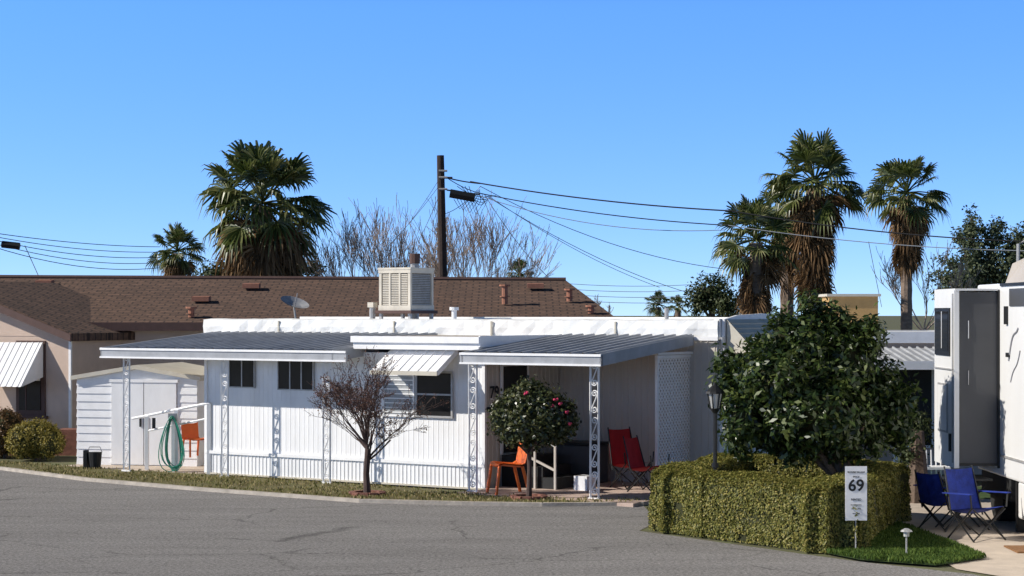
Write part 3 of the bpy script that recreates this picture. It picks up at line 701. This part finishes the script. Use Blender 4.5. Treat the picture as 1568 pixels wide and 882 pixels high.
def bush(name,blobs,d,nc,per,sp,lsz,key,core=True,ry=None,inner=.4,z0=.3):
    E=empty(name,(X(blobs[0][0],d),d,0)); k=d/F
    bl=[(X(a,d),d+random.uniform(-.5,.5)*(1 if ry is None else .2),Z(b,d),rx*k,(rx*k if ry is None else ry),ryy*k) for a,b,rx,ryy in blobs]
    mb=MB(); mb.tube([(bl[0][0],d,0),(bl[0][0],d,bl[0][2])],[.2 if ry is None else .04,.1 if ry is None else .03],'bark',7)
    for b in bl:
        mb.tube([(bl[0][0],d,max(z0,bl[0][2]-1)),b[:3]],.05 if ry is None else .02,'bark',5)
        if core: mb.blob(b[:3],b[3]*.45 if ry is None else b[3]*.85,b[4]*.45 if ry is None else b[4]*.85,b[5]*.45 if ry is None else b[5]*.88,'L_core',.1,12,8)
    mb.obj('trunk',E); c,n=crown_pts(bl,nc,per,sp,inner); leaves('foliage',c,n,lsz,lsz*.5,key,E)
bush('leafy_tree',[(1090,450,32,28),(1070,460,18,22),(1115,470,25,20)],70,240,16,.13,.14,'L_far')
bush('conifer_tree',[(1500,420,42,36),(1465,430,30,20),(1490,372,20,36),(1540,405,38,38),(1520,365,16,20),(1560,375,22,32),(1490,333,8,18),(1455,402,22,9),(1445,425,20,9),(1450,450,22,10),(1590,400,40,60),(1535,347,9,13),(1470,362,15,8)],65,1050,16,.10,.13,'L_farblue',False)
bush('garden_shrub',[(1405,660,25,35),(1395,690,22,22)],31,90,14,.06,.08,'L_far',False)
bush('leafy_tree',[(450,412,40,14),(340,418,35,12)],66,160,16,.13,.14,'L_far')
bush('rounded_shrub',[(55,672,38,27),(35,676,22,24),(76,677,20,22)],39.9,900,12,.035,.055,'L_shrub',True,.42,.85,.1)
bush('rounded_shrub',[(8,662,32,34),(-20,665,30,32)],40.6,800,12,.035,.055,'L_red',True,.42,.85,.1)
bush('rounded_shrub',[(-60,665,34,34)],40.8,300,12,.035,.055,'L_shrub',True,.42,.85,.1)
# ---------------------------------------------------------------- neighbour home at right
Nn=empty('neighbour_mobile_home',(7,36.5,0))
mb=MB()
mb.box(4.6,13,36.5,40,0,2.45,'pink'); mb.box(4.5,13.1,36.4,40.1,2.45,2.66,'white2')
mb.rib((5.0,34.2,2.14),(1,0,0),(0,2.2,.22),(0,0,1),5.5,'awn',.15,.03,.3); mb.box(5.0,10.5,34.15,34.2,2.02,2.17,'white2')
for x in (6.72,8.6): mb.box(x-.04,x+.04,34.3,34.38,0,2.05,'white2')
mb.box(4.6,6.5,36.44,36.5,.05,1.4,'white2')
mb.box(7.15,7.85,36.45,36.5,.5,2.08,'white2'); mb.box(7.2,7.8,36.42,36.45,.55,2.02,'dark')
mb.obj('house_body',Nn)
mb=MB(); mb.box(6.15,7.1,38,39,2.66,3.33,'tan'); mb.box(6.1,7.15,37.95,39.05,3.33,3.38,'cream'); mb.obj('roof_unit',Nn)
sheet('far_grass',[(5.2,31.5),(12,31.5),(12,33.8),(5.2,33.8)],.02,'turfgreen')
mb=MB()
mb.tf=local((7.0,33.0,0),0)
for i in range(7): mb.tube([(-.25+i*.08,0,.02),(-.25+i*.08,.05,.7)],.012,'white2',5)
mb.box(-.3,.3,-.4,.05,.40,.44,'white2'); mb.tube([(-.28,-.38,0),(-.28,-.38,.6),(-.28,.05,.62)],.02,'white2',5); mb.tube([(.28,-.38,0),(.28,-.38,.6),(.28,.05,.62)],.02,'white2',5)
mb.obj('white_patio_chair')
# ---------------------------------------------------------------- RV
RV=empty('travel_trailer',(8,25,0))
mb=MB()
mb.box(6.84,9.3,19.5,28.8,.72,3.42,'rvwhite')
mb.box(6.87,9.25,19.6,26.6,.22,.72,'rvwhite')
mb.prism([(6.86,19.5,3.42),(6.86,27.2,3.42),(6.9,27.0,3.66),(6.95,26.5,3.74),(6.95,19.5,3.74)],(2.4,0,0),'rvcap')
mb.obj('body',RV,bevel=.03)
mb=MB()
mb.box(6.24,6.83,27.5,28.8,.86,3.30,'shadegrey')
mb.obj('slide_out',RV)
mb=MB()
mb.box(6.21,6.24,27.5,28.8,.83,3.32,'rvwhite'); mb.box(6.20,6.27,27.47,27.5,.83,3.33,'rvwhite'); mb.box(6.81,6.838,27.46,27.5,.83,3.33,'black')
mb.box(6.21,6.84,27.46,28.8,3.32,3.35,'rvwhite'); mb.box(6.28,6.80,27.48,27.497,.86,.90,'black')
mb.box(6.19,6.21,27.75,28.7,2.40,3.08,'black'); mb.box(6.185,6.19,27.82,28.63,2.46,3.03,'glass'); mb.box(6.182,6.188,28.2,28.23,2.5,3.03,'rvwhite')
mb.box(6.19,6.21,27.55,28.75,2.2,2.22,'galv'); mb.box(6.19,6.205,27.9,28.5,1.3,2.0,'galv'); mb.box(6.185,6.2,27.93,28.47,1.33,1.97,'rvwhite')
mb.box(6.195,6.21,27.55,27.6,.9,3.28,'galv'); mb.box(6.18,6.21,27.7,27.75,1.05,1.3,'black')
mb.box(6.40,6.41,27.485,27.497,2.65,2.9,'rvwhite'); mb.box(6.40,6.41,27.485,27.497,2.0,2.2,'galv')
mb.obj('slide_trim',RV)
mb=MB()
mb.box(6.82,6.838,20,27.4,3.38,3.42,'black'); mb.box(6.82,6.838,20,27.4,1.0,1.03,'galv')
mb.box(6.80,6.838,27.0,27.10,2.85,3.1,'black'); mb.box(6.80,6.838,26.9,27.0,2.4,2.46,'black')
mb.box(6.825,6.838,26.1,26.9,3.1,3.34,'shadegrey')
for j,(ya,za,am) in enumerate(((26.95,2.35,.10),(26.85,2.0,.07))):
    pts=[(6.832,ya-.5*t,za+.55*t+am*math.sin(4.5*t+j)) for t in [i/16 for i in range(17)]]
    mb.tube(pts,.012 if j==0 else .007,'rvdecal',5)
for y in (26.3,26.9): mb.tube([(6.95,y,3.7),(6.95,y,3.95),(7.05,y+.03,4.0),(7.15,y,3.95),(7.15,y,3.72)],.025,'galv',6)
mb.tube([(7.3,28.3,.38),(7.0,28.3,.38)],.38,'rubber',18); mb.tube([(7.3,23.8,.38),(6.95,23.8,.38)],.38,'rubber',18)
mb.box(6.9,7.0,26.75,26.85,0.01,.72,'black'); mb.box(6.88,9.2,27,28.7,.4,.72,'rubber')
mb.obj('trim_and_wheels',RV)
mb=MB(); mb.box(6.3,7.3,24.4,25.1,.013,.03,'mat'); mb.obj('door_mat')
TB=empty('folding_table',(5.9,27.6,0)); mb=MB(local((6.25,27.2,.012),.1))
mb.box(-.35,.35,-.25,.25,.68,.71,'black')
for s_ in(-1,1): mb.tube([(-.32*s_,-.2,0),(.32*s_,-.2,.68)],.012,'black',5); mb.tube([(-.32*s_,.2,0),(.32*s_,.2,.68)],.012,'black',5)
mb.obj('table',TB)
# ---------------------------------------------------------------- signs, lamp, path light
SG=empty('lot_number_sign',(X(1311,24.35),24.35,0)); mb=MB(); sx,sy=X(1311,24.35),24.35
mb.box(sx-.135,sx+.135,sy,sy+.012,Z(797,sy),Z(714,sy),'white2'); mb.tube([(sx,sy+.03,0),(sx,sy+.03,1.05)],.010,'galv',6); mb.obj('sign_panel',SG)
def front(x,y,z): return Matrix(((1,0,0,x),(0,0,-1,y),(0,1,0,z),(0,0,0,1)))
text('69',.20,front(sx,sy-.004,Z(744,sy)),'black','number',SG,.002)
for t_,py,s_ in (('SKYLINE VILLAGE',723,.028),('SPACE',730,.028),('RENTED',765,.034),('for information',773,.022),('call the office',779,.022),('open daily',786,.022)):
    text(t_,s_,front(sx,sy-.004,Z(py,sy)),'black','lettering',SG,.001)
ld=26.75
LP=empty('garden_lamp_post',(X(1095,ld),ld,0)); mb=MB(); x,y=X(1095,ld),ld; zt=Z(588,y)
mb.tube([(x,y,0),(x,y,zt-.36)],.028,'black',8); mb.tube([(x,y,zt-.40),(x,y,zt-.34)],[.03,.07],'black',8)
mb.tube([(x,y,zt-.33),(x,y,zt-.13)],[.06,.10],'lampglass',6)
for j in range(6):
    a=j*math.pi/3; mb.tube([(x+.062*math.cos(a),y+.062*math.sin(a),zt-.34),(x+.105*math.cos(a),y+.105*math.sin(a),zt-.12)],.009,'black',4)
mb.tube([(x,y,zt-.13),(x,y,zt-.10),(x,y,zt-.02),(x,y,zt+.02)],[.140,.13,.04,.01],'black',10); mb.tube([(x,y,.9),(x,y,.96)],.045,'black',8)
mb.obj('lamp',LP)
mb=MB(); x,y=X(1388,23.9),23.9
mb.tube([(x,y,0.02),(x,y,.30)],.012,'galv',6); mb.tube([(x,y,.28),(x,y,.34)],.035,'lampglass',8); mb.tube([(x,y,.34),(x,y,.36),(x,y,.38)],[.075,.06,.02],'galv',10)
mb.obj('path_light')
# ---------------------------------------------------------------- poles and wires
UP=empty('utility_pole',(X(678,50),50,0)); mb=MB(); x=X(678,50)
mb.tube([(x+.02,50,0),(x,50,4),(x-.06,50,Z(238,50))],[.14,.12,.095],'wood',10)
mb.box(x,x+.25,49.9,49.95,Z(274,50),Z(271,50),'wood')
for py in (262,272,290): mb.tube([(x-.1,49.9,Z(py,50)),(x+.12,49.9,Z(py,50))],.03,'galv',6)
mb.obj('pole',UP)
mb=MB(); 
a=P(689,296,49.7);b=P(727,303,49.7)
mb.tube([a,b],.11,'black',8); mb.tube([P(684,291,49.8),P(735,298,49.8)],.02,'wire',5)
for k in range(7):
    p0=P(695+k*5,305,49.7); mb.tube([p0,(p0[0]+.15,p0[1],p0[2]-.25-.03*k),(p0[0]+.35,p0[1],p0[2]-.05),P(735,290+k*2,49.7)],.008,'wire',4)
mb.obj('splice_box',UP)
mb=MB()
def wire(p,q,sag,r,k='wire',n=14):
    A=Vector(P(*p));Bq=Vector(P(*q)); pts=[]
    for i in range(n+1):
        t=i/n; v=A.lerp(Bq,t); v.z-=sag*4*t*(1-t); pts.append(tuple(v))
    mb.tube(pts,r,k,4)
wire((684,272,50),(735,281,49.8),.02,.016); wire((720,278,50),(1120,323,46),.10,.017); wire((1120,323,46),(1640,372,42),.15,.014)
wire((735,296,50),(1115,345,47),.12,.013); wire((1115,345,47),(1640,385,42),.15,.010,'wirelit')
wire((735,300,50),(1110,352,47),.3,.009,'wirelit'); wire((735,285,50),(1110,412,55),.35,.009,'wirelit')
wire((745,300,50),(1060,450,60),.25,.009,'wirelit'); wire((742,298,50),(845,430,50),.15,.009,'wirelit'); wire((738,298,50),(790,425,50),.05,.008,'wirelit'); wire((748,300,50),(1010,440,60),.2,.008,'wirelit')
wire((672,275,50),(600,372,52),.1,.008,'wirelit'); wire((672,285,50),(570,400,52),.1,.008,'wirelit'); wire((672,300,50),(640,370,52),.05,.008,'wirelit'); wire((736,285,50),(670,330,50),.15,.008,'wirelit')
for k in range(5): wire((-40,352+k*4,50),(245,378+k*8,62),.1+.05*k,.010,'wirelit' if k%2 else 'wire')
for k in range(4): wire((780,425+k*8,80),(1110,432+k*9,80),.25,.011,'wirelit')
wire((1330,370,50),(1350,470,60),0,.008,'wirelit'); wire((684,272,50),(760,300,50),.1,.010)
for k in range(4): wire((700+6*k,285,50),(755-4*k,300+3*k,50),.12+.04*k,.008)
mb.obj('overhead_wires')
UP=empty('utility_pole',(X(-14,50),50,0)); mb=MB(); mb.tube([(X(-14,50),50,0),(X(-14,50),50,5.6)],.13,'wood',8); mb.tube([P(3,374,50),P(30,377,50)],.09,'black',8); mb.tube([P(38,376,50),P(60,425,50)],.01,'wirelit',4); mb.obj('pole',UP)
# ---------------------------------------------------------------- camera, light, sky
cam=bpy.data.cameras.new('Camera'); co=bpy.data.objects.new('Camera',cam); S.collection.objects.link(co); S.camera=co
co.location=(0,0,CH); co.rotation_euler=(math.pi/2,0,0); cam.lens=36*F/1568; cam.sensor_width=36; cam.shift_y=(HZ-441)/1568; cam.clip_end=5000; cam.clip_start=.1
el=math.radians(33); hd=Vector((.990,.14)); dv=Vector((hd.x*math.cos(el),hd.y*math.cos(el),-math.sin(el)))
sl=bpy.data.lights.new('Sun','SUN'); sl.energy=5; sl.angle=math.radians(.53); sl.color=(1,.95,.87)
so=bpy.data.objects.new('Sun',sl); so.rotation_euler=dv.to_track_quat('-Z','Y').to_euler(); S.collection.objects.link(so)
w=bpy.data.worlds.new('World'); S.world=w; w.use_nodes=True; nt=w.node_tree; N=nt.nodes; L=nt.links
bg=N['Background']; sky=N.new('ShaderNodeTexSky'); sky.sky_type='NISHITA'; sky.sun_disc=False; sky.sun_elevation=el; sky.sun_rotation=math.atan2(-hd.x,-hd.y)
sky.air_density=1.0; sky.dust_density=.3; sky.ozone_density=2.5
tc=N.new('ShaderNodeTexCoord'); vm=N.new('ShaderNodeVectorMath'); vm.operation='MULTIPLY_ADD'; vm.inputs[1].default_value=(1,1,2.2); vm.inputs[2].default_value=(0,0,.09)
L.new(tc.outputs['Generated'],vm.inputs[0]); L.new(vm.outputs[0],sky.inputs['Vector'])
hs=N.new('ShaderNodeHueSaturation'); hs.inputs['Saturation'].default_value=1.15; L.new(sky.outputs[0],hs.inputs['Color'])
sep=N.new('ShaderNodeSeparateXYZ'); L.new(tc.outputs['Generated'],sep.inputs[0])
gr=N.new('ShaderNodeValToRGB'); e=gr.color_ramp.elements
e[0].position=0.0; e[0].color=(1.50/3,1.52/3,1.78/3,1)
e[1].position=.26; e[1].color=(.46/3,.42/3,.40/3,1)
x_=e.new(.155); x_.color=(1.65/3,2.15/3,2.8/3,1)
L.new(sep.outputs[2],gr.inputs[0])
v1=N.new('ShaderNodeVectorMath'); v1.operation='MULTIPLY'; L.new(gr.outputs[0],v1.inputs[0]); v1.inputs[1].default_value=(3,3,3)
v2=N.new('ShaderNodeVectorMath'); v2.operation='MULTIPLY'; L.new(v1.outputs[0],v2.inputs[0]); L.new(hs.outputs[0],v2.inputs[1])
L.new(v2.outputs[0],bg.inputs['Color']); bg.inputs['Strength'].default_value=.12
S.view_settings.view_transform='Standard'; S.view_settings.look='None'; S.view_settings.exposure=0
